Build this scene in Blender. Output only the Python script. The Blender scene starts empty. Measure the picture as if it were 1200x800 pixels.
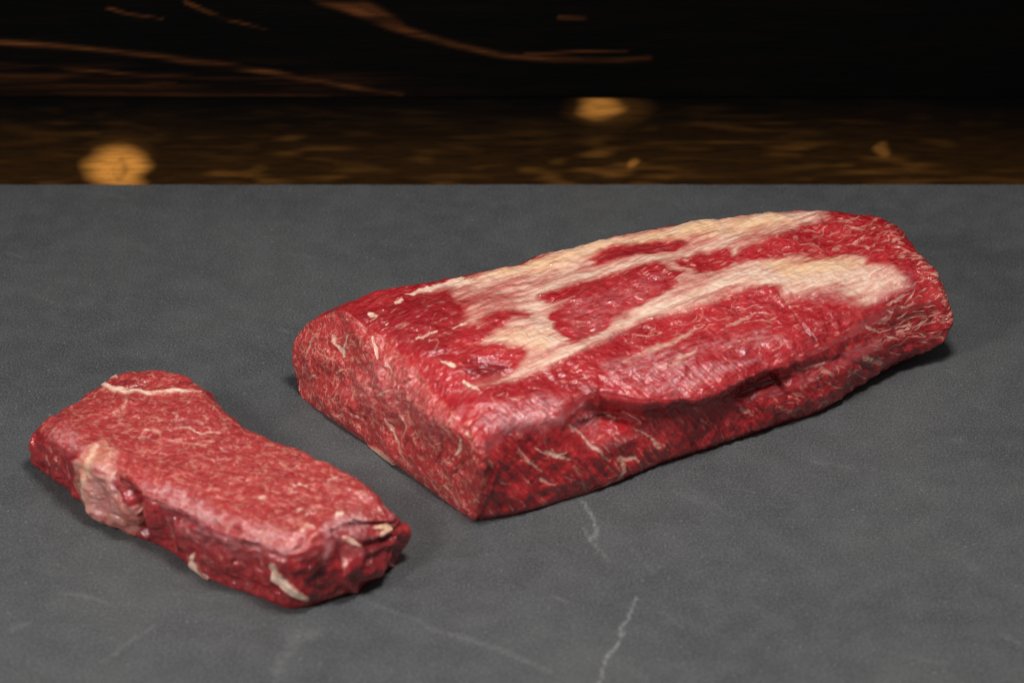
import bpy, math
import numpy as np
from mathutils import Vector

# ------------------------------------------------------------------ camera, world, lamps, exposure
sc = bpy.context.scene
COL = sc.collection
D, PITCH, LENS = 1.27, math.radians(31.0), 85.0
FPX = 1200 * LENS / 36.0
CAM = np.array([0.0, -D * math.cos(PITCH), D * math.sin(PITCH)])
FW = np.array([0.0, math.cos(PITCH), -math.sin(PITCH)])
UP = np.array([0.0, math.sin(PITCH), math.cos(PITCH)])
RT = np.array([1.0, 0.0, 0.0])

cd = bpy.data.cameras.new('camera')
cd.lens = LENS
cd.sensor_width = 36.0
cd.clip_start = 0.05
cd.clip_end = 50.0
cd.dof.use_dof = True
cd.dof.focus_distance = 1.235
cd.dof.aperture_fstop = 8.0
cam = bpy.data.objects.new('camera', cd)
cam.location = CAM
cam.rotation_euler = (math.pi / 2 - PITCH, 0, 0)
COL.objects.link(cam)
sc.camera = cam

world = bpy.data.worlds.new('World')
sc.world = world
world.use_nodes = True
world.node_tree.nodes['Background'].inputs[0].default_value = (1.0, 1.0, 1.0, 1)
world.node_tree.nodes['Background'].inputs[1].default_value = 0.15


def softbox(name, loc, aim, sx, sy, power, colour):
    ld = bpy.data.lights.new(name, 'AREA')
    ld.shape = 'RECTANGLE'
    ld.size, ld.size_y = sx, sy
    ld.energy = power
    ld.color = colour
    o = bpy.data.objects.new(name, ld)
    o.location = loc
    o.rotation_euler = (Vector(aim) - Vector(loc)).to_track_quat('-Z', 'Y').to_euler()
    COL.objects.link(o)
    return o


softbox('overhead_softbox', (0.10, -0.26, 0.88), (0.05, -0.12, 0.0), 0.20, 0.18, 7.0, (1.0, 0.995, 0.985))
softbox('side_softbox', (-0.56, -0.62, 0.58), (-0.02, -0.08, 0.0), 0.18, 0.18, 4.6, (1.0, 0.995, 0.985))

sc.view_settings.view_transform = 'Standard'
sc.view_settings.look = 'None'
sc.view_settings.exposure = 0.0
sc.view_settings.gamma = 1.0
sc.cycles.use_denoising = True
sc.cycles.denoiser = 'OPENIMAGEDENOISE'
sc.cycles.denoising_input_passes = 'RGB_ALBEDO_NORMAL'
sc.cycles.max_bounces = 6
sc.cycles.pixel_filter_type = 'BLACKMAN_HARRIS'
sc.cycles.filter_width = 1.05


# ------------------------------------------------------------------ helpers
def P(x, y, z=0.0):
    """photo pixel -> point on the horizontal plane at height z"""
    d = FW + RT * ((x - 600) / FPX) + UP * ((400 - y) / FPX)
    return CAM + d * ((z - CAM[2]) / d[2])


def PW(x, y, Y):
    """photo pixel -> point on the upright plane y = Y"""
    d = FW + RT * ((x - 600) / FPX) + UP * ((400 - y) / FPX)
    return CAM + d * ((Y - CAM[1]) / d[1])


def pix(p):
    q = p - CAM
    w = q @ FW
    return 600 + FPX * (q @ RT) / w, 400 - FPX * (q @ UP) / w


def sstep(a, b, x):
    t = np.clip((x - a) / (b - a), 0, 1)
    return t * t * (3 - 2 * t)


_rng = np.random.RandomState(7)
_PERM = np.tile(_rng.permutation(256), 3).astype(np.int32)
_G = _rng.normal(size=(256, 3)).astype(np.float32)
_G /= np.linalg.norm(_G, axis=1, keepdims=True)


def noise(p, scale, seed=0.0):
    """gradient noise, about -1..1; scale may be a number or three"""
    q = (np.asarray(p, np.float32) * np.asarray(scale, np.float32) + np.float32(seed * 17.37 + 100.0))
    i = np.floor(q).astype(np.int32)
    f = q - i
    u = f * f * f * (f * (f * 6 - 15) + 10)
    i &= 255
    out = 0.0
    for dx in (0, 1):
        wx = u[:, 0] if dx else 1 - u[:, 0]
        a = _PERM[i[:, 0] + dx]
        for dy in (0, 1):
            wy = u[:, 1] if dy else 1 - u[:, 1]
            b = _PERM[a + i[:, 1] + dy]
            for dz in (0, 1):
                wz = u[:, 2] if dz else 1 - u[:, 2]
                g = _G[_PERM[b + i[:, 2] + dz]]
                dot = g[:, 0] * (f[:, 0] - dx) + g[:, 1] * (f[:, 1] - dy) + g[:, 2] * (f[:, 2] - dz)
                out = out + wx * wy * wz * dot
    return out * 1.6


def hermite(pts, n_per, cyclic):
    """interpolate along axis 0 through pts [K, ..., 3]; n_per samples in each span"""
    pts = np.asarray(pts, float)
    K = len(pts)
    nx = np.roll(pts, -1, 0) - pts
    h = np.sqrt((nx ** 2).sum(-1)).reshape(K, -1).mean(1) ** 0.75 + 1e-6
    shape = (-1,) + (1,) * (pts.ndim - 1)
    d = nx / h.reshape(shape)
    hp = np.roll(h, 1)
    m = (d * hp.reshape(shape) + np.roll(d, 1, 0) * h.reshape(shape)) / (h + hp).reshape(shape)
    if not cyclic:
        m[0] = d[0]
        m[-1] = d[-2]
    out = []
    spans = K if cyclic else K - 1
    for k in range(spans):
        a, b = pts[k], pts[(k + 1) % K]
        ma, mb = m[k] * h[k], m[(k + 1) % K] * h[k]
        t = (np.arange(n_per[k]) / n_per[k]).reshape((-1,) + (1,) * (pts.ndim - 1))
        out.append((2 * t ** 3 - 3 * t ** 2 + 1) * a + (t ** 3 - 2 * t ** 2 + t) * ma + (-2 * t ** 3 + 3 * t ** 2) * b + (t ** 3 - t ** 2) * mb)
    if not cyclic:
        out.append(pts[-1:])
    return np.concatenate(out, 0)


def loft(st, step_u, step_v, dens_v, cap0, cap1):
    """st [K, M, 3] closed sections -> rings [R, N, 3]; cap = (bulge, exponent, ring count)"""
    st = np.asarray(st, float)
    lv = np.sqrt(((np.roll(st, -1, 1) - st) ** 2).sum(-1)).mean(0)
    nv = [max(2, int(l / step_v * w)) for l, w in zip(lv, dens_v)]
    body = hermite(st.transpose(1, 0, 2), nv, True).transpose(1, 0, 2)       # [K, N, 3]
    lu = np.sqrt(((st[1:] - st[:-1]) ** 2).sum(-1)).mean(1)
    nu = [max(2, int(l / step_u)) for l in lu]
    rings = hermite(body, nu, False)

    def cap(ring, inner, spec):
        bulge, ex, n = spec
        c = ring.mean(0)
        o = c - inner.mean(0)
        o[2] *= 0.3
        o /= np.linalg.norm(o)
        rs = 1 - np.arange(1, n) / n
        res = []
        for r in rs:
            q = c + (ring - c) * r + o * bulge * (1 - r ** ex)
            res.append(q)
        return np.array(res), c + o * bulge

    c0, p0 = cap(rings[0], rings[12], cap0)
    c1, p1 = cap(rings[-1], rings[-13], cap1)
    return np.concatenate([c0[::-1], rings, c1], 0), p0, p1


def tube_mesh(rings, p0, p1):
    R, N = rings.shape[:2]
    v = np.concatenate([rings.reshape(-1, 3), [p0], [p1]], 0)
    i = np.arange(R - 1)[:, None] * N
    j = np.arange(N)[None]
    k = (j + 1) % N
    quads = np.stack([i + j, i + N + j, i + N + k, i + k], -1).reshape(-1, 4)
    jj = np.arange(N)
    kk = (jj + 1) % N
    t0 = np.stack([np.full(N, R * N), jj, kk], -1)
    b = (R - 1) * N
    t1 = np.stack([np.full(N, R * N + 1), b + kk, b + jj], -1)
    return v, quads, np.concatenate([t0, t1], 0)


def make_mesh(name, v, quads, tris=None):
    me = bpy.data.meshes.new(name)
    nq = len(quads)
    nt = 0 if tris is None else len(tris)
    me.vertices.add(len(v))
    me.vertices.foreach_set('co', np.ascontiguousarray(v, np.float32).ravel())
    idx = quads.ravel() if nt == 0 else np.concatenate([quads.ravel(), tris.ravel()])
    me.loops.add(len(idx))
    me.loops.foreach_set('vertex_index', idx.astype(np.int32))
    me.polygons.add(nq + nt)
    start = np.concatenate([np.arange(nq) * 4, nq * 4 + np.arange(nt) * 3]).astype(np.int32)
    me.polygons.foreach_set('loop_start', start)
    me.update(calc_edges=True)
    me.polygons.foreach_set('use_smooth', np.ones(nq + nt, bool))
    return me


def set_attr(me, **fields):
    for k, f in fields.items():
        if np.ndim(f) == 2:
            a = me.attributes.new(k, 'FLOAT_VECTOR', 'POINT')
            a.data.foreach_set('vector', np.ascontiguousarray(f, np.float32).ravel())
            continue
        a = me.attributes.new(k, 'FLOAT', 'POINT')
        a.data.foreach_set('value', np.ascontiguousarray(f, np.float32))


def normals(me):
    n = np.empty(len(me.vertices) * 3, np.float32)
    me.vertex_normals.foreach_get('vector', n)
    return n.reshape(-1, 3)


def link(name, me, mat, parent=None):
    o = bpy.data.objects.new(name, me)
    COL.objects.link(o)
    if mat:
        me.materials.append(mat)
    o.parent = parent
    return o


def seg_dist(x, y, pts, widths=None):
    """distance to a polyline and (optionally) the width at the closest point"""
    best = np.full(len(x), 1e9, np.float32)
    wid = np.zeros(len(x), np.float32)
    for k in range(len(pts) - 1):
        (ax, ay), (bx, by) = pts[k], pts[k + 1]
        dx, dy = bx - ax, by - ay
        t = np.clip(((x - ax) * dx + (y - ay) * dy) / (dx * dx + dy * dy + 1e-9), 0, 1)
        d = np.hypot(x - ax - t * dx, y - ay - t * dy)
        m = d < best
        best = np.where(m, d, best)
        if widths is not None:
            wid = np.where(m, widths[k] + t * (widths[k + 1] - widths[k]), wid)
    return best, wid


class Paint:
    """marks on a surface, given where the photograph shows them, as fields over its vertices"""

    def __init__(self, x, y, gate):
        self.x, self.y, self.gate = x.astype(np.float32), y.astype(np.float32), gate

    def _sel(self, pts, pad):
        a = np.array(pts, float)
        return np.nonzero((self.x > a[:, 0].min() - pad) & (self.x < a[:, 0].max() + pad) & (self.y > a[:, 1].min() - pad) & (self.y < a[:, 1].max() + pad) & (self.gate > 0))[0]

    def stroke(self, f, pts, w, soft=1.2, v=1.0):
        ws = [w] * len(pts) if np.isscalar(w) else list(w)
        s = self._sel(pts, max(ws) + soft + 3)
        d, wd = seg_dist(self.x[s], self.y[s], pts, ws)
        f[s] = np.maximum(f[s], v * (1 - sstep(-soft, soft, d - wd / 2)) * self.gate[s])

    def inside(self, pts, soft):
        s = self._sel(pts, soft + 3)
        x, y = self.x[s], self.y[s]
        c = np.zeros(len(s), bool)
        n = len(pts)
        for k in range(n):
            (ax, ay), (bx, by) = pts[k], pts[(k + 1) % n]
            if ay == by:
                continue
            c ^= ((ay > y) != (by > y)) & (x < (bx - ax) * (y - ay) / (by - ay) + ax)
        d, _ = seg_dist(x, y, list(pts) + [pts[0]])
        return s, sstep(-soft, soft, np.where(c, d, -d)) * self.gate[s]

    def area(self, f, pts, soft=2.0, v=1.0):
        s, m = self.inside(pts, soft)
        f[s] = np.maximum(f[s], v * m)

    def cut(self, f, pts, soft=2.0, v=1.0):
        s, m = self.inside(pts, soft)
        f[s] *= 1 - v * m

    def blob(self, f, cx, cy, rx, ry, ang=0.0, v=1.0, soft=0.5):
        ca, sa = math.cos(math.radians(ang)), math.sin(math.radians(ang))
        X, Y = self.x - cx, self.y - cy
        r = np.hypot((X * ca + Y * sa) / rx, (-X * sa + Y * ca) / ry)
        f[:] = np.maximum(f, v * (1 - sstep(1 - soft, 1 + soft, r)) * self.gate)

    def scatter(self, f, poly, n, ang, spread, length, width, v, rng, soft=0.8):
        """short flecks of fat inside an outline, lying along the grain"""
        a = np.array(poly, float)
        lo, hi = a.min(0), a.max(0)
        done = 0
        while done < n:
            c = lo + rng.rand(2) * (hi - lo)
            ins = False
            for k in range(len(a)):
                (ax, ay), (bx, by) = a[k], a[(k + 1) % len(a)]
                if (ay > c[1]) != (by > c[1]) and c[0] < (bx - ax) * (c[1] - ay) / (by - ay) + ax:
                    ins = not ins
            if not ins:
                continue
            done += 1
            th = math.radians(ang + rng.normal() * spread)
            L = length * rng.lognormal(0, 0.5)
            pts = [tuple(c)]
            for k in range(3):
                th += rng.normal() * 0.22
                pts.append((pts[-1][0] + math.cos(th) * L / 3, pts[-1][1] + math.sin(th) * L / 3 * 0.9))
            w = width * rng.lognormal(0, 0.35)
            self.stroke(f, pts, [w * 0.5, w, w * 0.9, w * 0.3], soft, v * (0.55 + 0.45 * rng.rand()))


# ------------------------------------------------------------------ node helpers
class NT:
    def __init__(self, name):
        self.m = bpy.data.materials.new(name)
        self.m.use_nodes = True
        self.t = self.m.node_tree
        self.t.nodes.clear()
        self.out = self.t.nodes.new('ShaderNodeOutputMaterial')
        self.bsdf = self.t.nodes.new('ShaderNodeBsdfPrincipled')
        self.t.links.new(self.bsdf.outputs[0], self.out.inputs[0])

    def put(self, sock, v):
        if isinstance(v, bpy.types.NodeSocket):
            self.t.links.new(v, sock)
        elif isinstance(v, (tuple, list)) and sock.type == 'RGBA' and len(v) == 3:
            sock.default_value = (*v, 1)
        else:
            sock.default_value = v

    def math(self, op, a, b=0.0, clamp=False):
        n = self.t.nodes.new('ShaderNodeMath')
        n.operation = op
        n.use_clamp = clamp
        self.put(n.inputs[0], a)
        self.put(n.inputs[1], b)
        return n.outputs[0]

    def mix(self, f, a, b, mode='MIX'):
        n = self.t.nodes.new('ShaderNodeMix')
        n.data_type = 'RGBA'
        n.blend_type = mode
        self.put(n.inputs[0], f)
        self.put(n.inputs[6], a)
        self.put(n.inputs[7], b)
        return n.outputs[2]

    def lerp(self, f, a, b):
        n = self.t.nodes.new('ShaderNodeMix')
        n.data_type = 'FLOAT'
        self.put(n.inputs[0], f)
        self.put(n.inputs[2], a)
        self.put(n.inputs[3], b)
        return n.outputs[0]

    def lerp_vec(self, f, a, b):
        n = self.t.nodes.new('ShaderNodeMix')
        n.data_type = 'VECTOR'
        self.put(n.inputs[0], f)
        self.put(n.inputs[4], a)
        self.put(n.inputs[5], b)
        return n.outputs[1]

    def range(self, v, a, b, c=0.0, d=1.0):
        n = self.t.nodes.new('ShaderNodeMapRange')
        n.interpolation_type = 'SMOOTHSTEP'
        self.put(n.inputs[0], v)
        for k, q in zip((1, 2, 3, 4), (a, b, c, d)):
            self.put(n.inputs[k], q)
        return n.outputs[0]

    def coords(self, rot=(0, 0, 0), scale=(1, 1, 1)):
        tc = self.t.nodes.new('ShaderNodeTexCoord')
        mp = self.t.nodes.new('ShaderNodeMapping')
        mp.vector_type = 'TEXTURE'
        mp.inputs[2].default_value = rot
        mp2 = self.t.nodes.new('ShaderNodeMapping')
        mp2.inputs[3].default_value = scale
        self.t.links.new(tc.outputs['Object'], mp.inputs[0])
        self.t.links.new(mp.outputs[0], mp2.inputs[0])
        return mp2.outputs[0]

    def noise(self, vec, scale, detail=3.0, rough=0.55, dist=0.0, w=None):
        n = self.t.nodes.new('ShaderNodeTexNoise')
        self.put(n.inputs['Vector'], vec)
        n.inputs['Scale'].default_value = scale
        n.inputs['Detail'].default_value = detail
        n.inputs['Roughness'].default_value = rough
        n.inputs['Distortion'].default_value = dist
        return n.outputs[0]

    def voronoi(self, vec, scale, feature='F1'):
        n = self.t.nodes.new('ShaderNodeTexVoronoi')
        n.feature = feature
        self.put(n.inputs['Vector'], vec)
        n.inputs['Scale'].default_value = scale
        return n.outputs[0]

    def attr(self, name):
        n = self.t.nodes.new('ShaderNodeAttribute')
        n.attribute_name = name
        return n.outputs['Fac']

    def vattr(self, name):
        n = self.t.nodes.new('ShaderNodeAttribute')
        n.attribute_name = name
        return n.outputs['Vector']

    def bump(self, h, strength, dist, nrm=None):
        n = self.t.nodes.new('ShaderNodeBump')
        n.inputs['Strength'].default_value = strength
        n.inputs['Distance'].default_value = dist
        self.put(n.inputs['Height'], h)
        if nrm is not None:
            self.put(n.inputs['Normal'], nrm)
        return n.outputs[0]


def srgb(r, g, b):
    f = lambda c: (c / 255 / 12.92) if c / 255 <= 0.04045 else ((c / 255 + 0.055) / 1.055) ** 2.4
    return (f(r), f(g), f(b))


# ------------------------------------------------------------------ materials
def meat_material(name, grain_angle, lean, lean2, deep, pale, marble):
    n = NT(name)
    rot = (0, 0, math.radians(grain_angle))
    iso = n.coords()
    along = n.coords(rot, (0.20, 1.0, 1.0))
    along2 = n.coords(rot, (0.40, 1.0, 1.0))
    fat, skin, deepa, cut, warm = n.attr('fat'), n.attr('skin'), n.attr('deep'), n.attr('cut'), n.attr('warm')
    # lean colour: broad drift, fibres lengthwise, mottled grain where the knife crossed it
    big = n.noise(iso, 45.0, 4.0, 0.6)
    flank = n.vattr('flank')
    fib = n.lerp(n.attr('side'), n.noise(along, 720.0, 5.0, 0.62), n.noise(flank, 560.0, 5.0, 0.62))
    spk = n.noise(iso, 560.0, 5.0, 0.64, 0.5)
    c = n.mix(n.range(big, 0.34, 0.66), lean, lean2)
    c = n.mix(n.math('MULTIPLY', cut, 0.30), c, pale)
    fibre = n.lerp(cut, fib, spk)
    c = n.mix(n.range(fibre, 0.50, 0.72, 0.0, n.lerp(cut, 0.20, 0.40)), c, srgb(222, 112, 100))
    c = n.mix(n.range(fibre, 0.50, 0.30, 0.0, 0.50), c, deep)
    # marbling: branching threads between the muscle bundles, coming and going
    wob = n.t.nodes.new('ShaderNodeTexNoise')
    n.put(wob.inputs['Vector'], iso)
    wob.inputs['Scale'].default_value = 210.0
    wob.inputs['Detail'].default_value = 3.0
    va = n.t.nodes.new('ShaderNodeVectorMath')
    va.operation = 'MULTIPLY_ADD'
    n.put(va.inputs[0], wob.outputs['Color'])
    va.inputs[1].default_value = (0.0035, 0.0035, 0.0035)
    n.put(va.inputs[2], along2)
    e1 = n.voronoi(va.outputs[0], 135.0, 'DISTANCE_TO_EDGE')
    e2 = n.voronoi(va.outputs[0], 330.0, 'DISTANCE_TO_EDGE')
    g1 = n.range(n.noise(iso, 120.0, 3.0), 0.47, 0.66)
    g2 = n.range(n.noise(iso, 300.0, 3.0), 0.47, 0.64)
    t1 = n.math('MULTIPLY', n.range(e1, 0.0, 0.085, 0.9, 0.0), n.math('MULTIPLY', g1, n.lerp(cut, 0.0, 1.0)))
    t2 = n.math('MULTIPLY', n.range(e2, 0.0, 0.22, 0.85, 0.0), n.math('MULTIPLY', g2, n.lerp(cut, 0.12, 0.95)))
    nocut = n.math('SUBTRACT', 1.0, cut)
    dash = n.lerp(n.attr('side'), n.noise(along2, 330.0, 3.0, 0.55), n.noise(flank, 260.0, 3.0, 0.55))
    t3 = n.math('MULTIPLY', n.range(dash, 0.585, 0.70), n.math('MULTIPLY', nocut, n.range(n.noise(iso, 90.0, 3.0), 0.40, 0.62, 0.25, 1.0)))
    marb = n.math('MULTIPLY', n.math('MAXIMUM', n.math('MAXIMUM', t1, t2), t3), marble)
    c = n.mix(marb, c, srgb(236, 170, 146))
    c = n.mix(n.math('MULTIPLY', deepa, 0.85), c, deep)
    # membrane
    sn = n.noise(along2, 420.0, 4.0, 0.62)
    skm = n.math('MULTIPLY', skin, n.range(sn, 0.38, 0.62, 0.10, 1.0))
    c = n.mix(n.math('MULTIPLY', skm, 0.50), c, srgb(222, 172, 172))
    # fat
    fn = n.noise(along, 420.0, 5.0, 0.64)
    fm = n.range(n.math('MULTIPLY', fat, n.math('ADD', n.math('MULTIPLY', fn, 1.4), 0.3)), 0.12, 0.92)
    strand = n.noise(along, 420.0, 4.0, 0.6)
    fc = n.mix(n.range(strand, 0.36, 0.66), srgb(226, 178, 152), srgb(238, 208, 186))
    fc = n.mix(n.range(fat, 0.45, 0.95, 0.60, 0.0), fc, srgb(212, 136, 120))
    fc = n.mix(n.math('MULTIPLY', warm, n.range(n.noise(iso, 80.0, 4.0), 0.30, 0.62, 0.40, 0.95)), fc, srgb(238, 192, 146))
    pinkv = n.range(n.noise(along2, 110.0, 5.0, 0.62), 0.56, 0.76, 0.0, 0.35)
    fc = n.mix(pinkv, fc, srgb(212, 122, 106))
    c = n.mix(n.math('MULTIPLY', fm, 0.95), c, fc)
    b = n.bsdf
    n.put(b.inputs['Base Color'], c)
    rough = n.lerp(fm, 0.45, 0.45)
    rough = n.lerp(skm, rough, 0.26)
    n.put(b.inputs['Roughness'], rough)
    b.inputs['Specular IOR Level'].default_value = 0.18
    b.inputs['Subsurface Weight'].default_value = 0.15
    b.inputs['Subsurface Radius'].default_value = (1.0, 0.28, 0.18)
    b.inputs['Subsurface Scale'].default_value = 0.0016
    # fine relief: wet lumps, fibres, wrinkles of the membrane, strands in the fat
    lump = n.noise(iso, 170.0, 4.0, 0.52)
    fold = n.math('ABSOLUTE', n.math('SUBTRACT', n.noise(n.lerp_vec(n.attr('side'), along2, flank), 210.0, 3.0, 0.55, 0.4), 0.5))
    h = n.math('ADD', n.math('MULTIPLY', lump, n.lerp(fm, 1.3, 0.50)), n.math('MULTIPLY', fibre, n.lerp(fm, 0.34, 0.08)))
    h = n.math('ADD', h, n.math('MULTIPLY', fold, n.lerp(fm, 1.1, 0.06)))
    h = n.math('ADD', h, n.math('MULTIPLY', n.math('MULTIPLY', sn, skin), 1.0))
    h = n.math('ADD', h, n.math('MULTIPLY', n.math('MULTIPLY', strand, fm), 0.30))
    h = n.math('ADD', h, n.math('MULTIPLY', marb, 0.12))
    n.put(b.inputs['Normal'], n.bump(h, 1.0, 0.0011))
    b.inputs['Coat Weight'].default_value = 1.0
    b.inputs['Coat Roughness'].default_value = 0.09
    b.inputs['Coat IOR'].default_value = 1.65
    n.put(b.inputs['Coat Normal'], n.bump(h, 1.0, 0.0013))
    return n.m


def stone_material():
    n = NT('slate')
    v = n.coords()
    st = n.coords((0, 0, math.radians(-28)), (0.25, 1.0, 1.0))
    big = n.noise(v, 7.0, 4.0, 0.6)
    mid = n.noise(v, 60.0, 4.0, 0.6)
    fine = n.noise(v, 900.0, 3.0, 0.7)
    spk = n.noise(v, 500.0, 2.0, 0.6)
    scr = n.noise(st, 120.0, 4.0, 0.65)
    c = n.mix(n.range(big, 0.3, 0.7), srgb(62, 62, 63), srgb(74, 74, 74))
    c = n.mix(n.range(mid, 0.35, 0.7, 0.0, 0.30), c, srgb(84, 84, 84))
    c = n.mix(n.range(fine, 0.45, 0.72, 0.0, 0.42), c, srgb(120, 120, 120))
    c = n.mix(n.range(fine, 0.5, 0.28, 0.0, 0.45), c, srgb(38, 38, 38))
    c = n.mix(n.math('MULTIPLY', n.range(spk, 0.64, 0.78), 0.40), c, srgb(150, 149, 148))
    clouds = n.math('MULTIPLY', n.range(scr, 0.58, 0.75), n.range(n.noise(v, 18.0, 3.0), 0.45, 0.65))
    c = n.mix(n.math('MULTIPLY', clouds, 0.20), c, srgb(140, 138, 138))
    vein = n.math('MULTIPLY', n.attr('vein'), n.range(n.noise(v, 380.0, 3.0, 0.6), 0.25, 0.65))
    c = n.mix(n.math('MULTIPLY', vein, 0.55), c, srgb(176, 174, 172))
    b = n.bsdf
    n.put(b.inputs['Base Color'], c)
    n.put(b.inputs['Roughness'], n.range(mid, 0.3, 0.7, 0.46, 0.60))
    b.inputs['Specular IOR Level'].default_value = 0.4
    h = n.math('ADD', n.math('MULTIPLY', fine, 0.6), n.math('MULTIPLY', n.noise(v, 220.0, 4.0, 0.6), 1.0))
    n.put(b.inputs['Normal'], n.bump(h, 0.35, 0.0006))
    return n.m


def wood_material(name, dark, brown, amber):
    n = NT(name)
    v = n.coords((0, 0, 0), (0.10, 1.0, 1.0))
    a = n.attr('amber')
    g = n.noise(v, 420.0, 4.0, 0.65)
    g2 = n.noise(v, 120.0, 4.0, 0.6)
    c = n.mix(n.range(g2, 0.42, 0.72), dark, brown)
    c = n.mix(n.range(g, 0.35, 0.6, 0.55, 0.0), c, (0.0010, 0.0006, 0.0004))
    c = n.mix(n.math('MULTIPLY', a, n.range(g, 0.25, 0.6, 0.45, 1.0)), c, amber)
    b = n.bsdf
    n.put(b.inputs['Base Color'], c)
    b.inputs['Roughness'].default_value = 0.62
    b.inputs['Specular IOR Level'].default_value = 0.06
    n.put(b.inputs['Normal'], n.bump(g, 0.5, 0.0008))
    return n.m


# ------------------------------------------------------------------ the slate slab
def axis_fine(lo, a, b, hi, fine, coarse):
    return np.concatenate([np.linspace(lo, a, max(2, int((a - lo) / coarse)) + 1)[:-1], np.linspace(a, b, int((b - a) / fine)), np.linspace(b, hi, max(2, int((hi - b) / coarse)) + 1)[1:]])


SLAB_BACK = 0.1815


def build_slab():
    xs = axis_fine(-1.1, -0.31, 0.31, 1.1, 0.0013, 0.05)
    ys = axis_fine(-0.75, -0.29, SLAB_BACK - 0.004, SLAB_BACK - 0.003, 0.0013, 0.05)
    ed = 0.003
    # rounded back arris, back face, then the other sides and the underside as a skirt
    rows = [(y, 0.0) for y in ys] + [(SLAB_BACK - ed + ed * math.sin(t), -ed + ed * math.cos(t)) for t in np.linspace(0, math.pi / 2, 7)[1:]] + [(SLAB_BACK, -0.022), (-0.75, -0.022)]
    nx, ny = len(xs), len(rows)
    yy = np.array([r[0] for r in rows])
    zz = np.array([r[1] for r in rows])
    v = np.stack([np.tile(xs, ny), np.repeat(yy, nx), np.repeat(zz, nx)], -1)
    er = np.clip((v[:, 1] - (SLAB_BACK - 0.004)) / 0.002, 0, 1)
    v[:, 1] += er * (0.0005 * noise(v, (40, 1, 1), 71) + 0.0005 * noise(v, (200, 1, 1), 72))
    i = (np.arange(ny)[:, None] * nx)
    i2 = np.roll(i, -1, 0)
    j = np.arange(nx - 1)[None]
    quads = np.stack([i + j, i + j + 1, i2 + j + 1, i2 + j], -1).reshape(-1, 4)
    me = make_mesh('stone_slab', v, quads)
    x, y = pix(v)
    wob = noise(v, 60.0, 3) * 7 + noise(v, 170.0, 4) * 3
    pt = Paint(x + wob, y + wob * 0.6, np.where(v[:, 2] > -1e-5, 1.0, 0.0))
    f = np.zeros(len(v))
    pt.stroke(f, [(684, 588), (696, 604), (698, 622), (691, 634)], [3, 5, 4, 2], 2.0, 0.56)
    pt.stroke(f, [(682, 618), (694, 634), (716, 660)], [2, 3, 1.5], 1.8, 0.38)
    pt.stroke(f, [(742, 698), (737, 730), (724, 758), (708, 780), (700, 800)], [2, 3, 3.5, 3, 3], 1.6, 0.75)
    pt.stroke(f, [(738, 640), (768, 672)], [2, 1.5], 2.0, 0.17)
    pt.stroke(f, [(775, 715), (800, 735)], [3, 1.5], 2.0, 0.19)
    pt.stroke(f, [(500, 735), (560, 752), (610, 770), (650, 790)], [3, 5, 5, 3], 3.0, 0.23)
    pt.stroke(f, [(420, 700), (500, 730)], [2, 3], 2.5, 0.17)
    pt.stroke(f, [(120, 775), (150, 752), (180, 730)], [4, 3, 2], 2.5, 0.21)
    pt.stroke(f, [(70, 695), (105, 699), (130, 706)], [2, 4, 2], 2.0, 0.19)
    pt.stroke(f, [(8, 735), (30, 728)], [8, 5], 4.0, 0.17)
    pt.stroke(f, [(320, 790), (345, 745), (372, 738)], [12, 9, 5], 6.0, 0.17)
    pt.stroke(f, [(800, 565), (850, 600), (890, 612)], [2, 3, 1], 2.0, 0.12)
    pt.stroke(f, [(1175, 745), (1200, 756)], [4, 4], 3.0, 0.22)
    pt.stroke(f, [(1040, 762), (1110, 778)], [3, 4], 3.0, 0.14)
    pt.stroke(f, [(955, 540), (1000, 548), (1008, 560)], [2, 2, 1], 1.8, 0.14)
    pt.stroke(f, [(40, 345), (75, 360)], [3, 3], 3.0, 0.11)
    set_attr(me, vein=f)
    o = link('stone_slab', me, stone_material())
    o['kind'] = 'structure'
    o['label'] = 'dark grey slate slab with pale veins under the meat'
    o['category'] = 'slab'
    return o


# ------------------------------------------------------------------ the burnt wood planks behind
WALL_Y = 0.215


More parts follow.
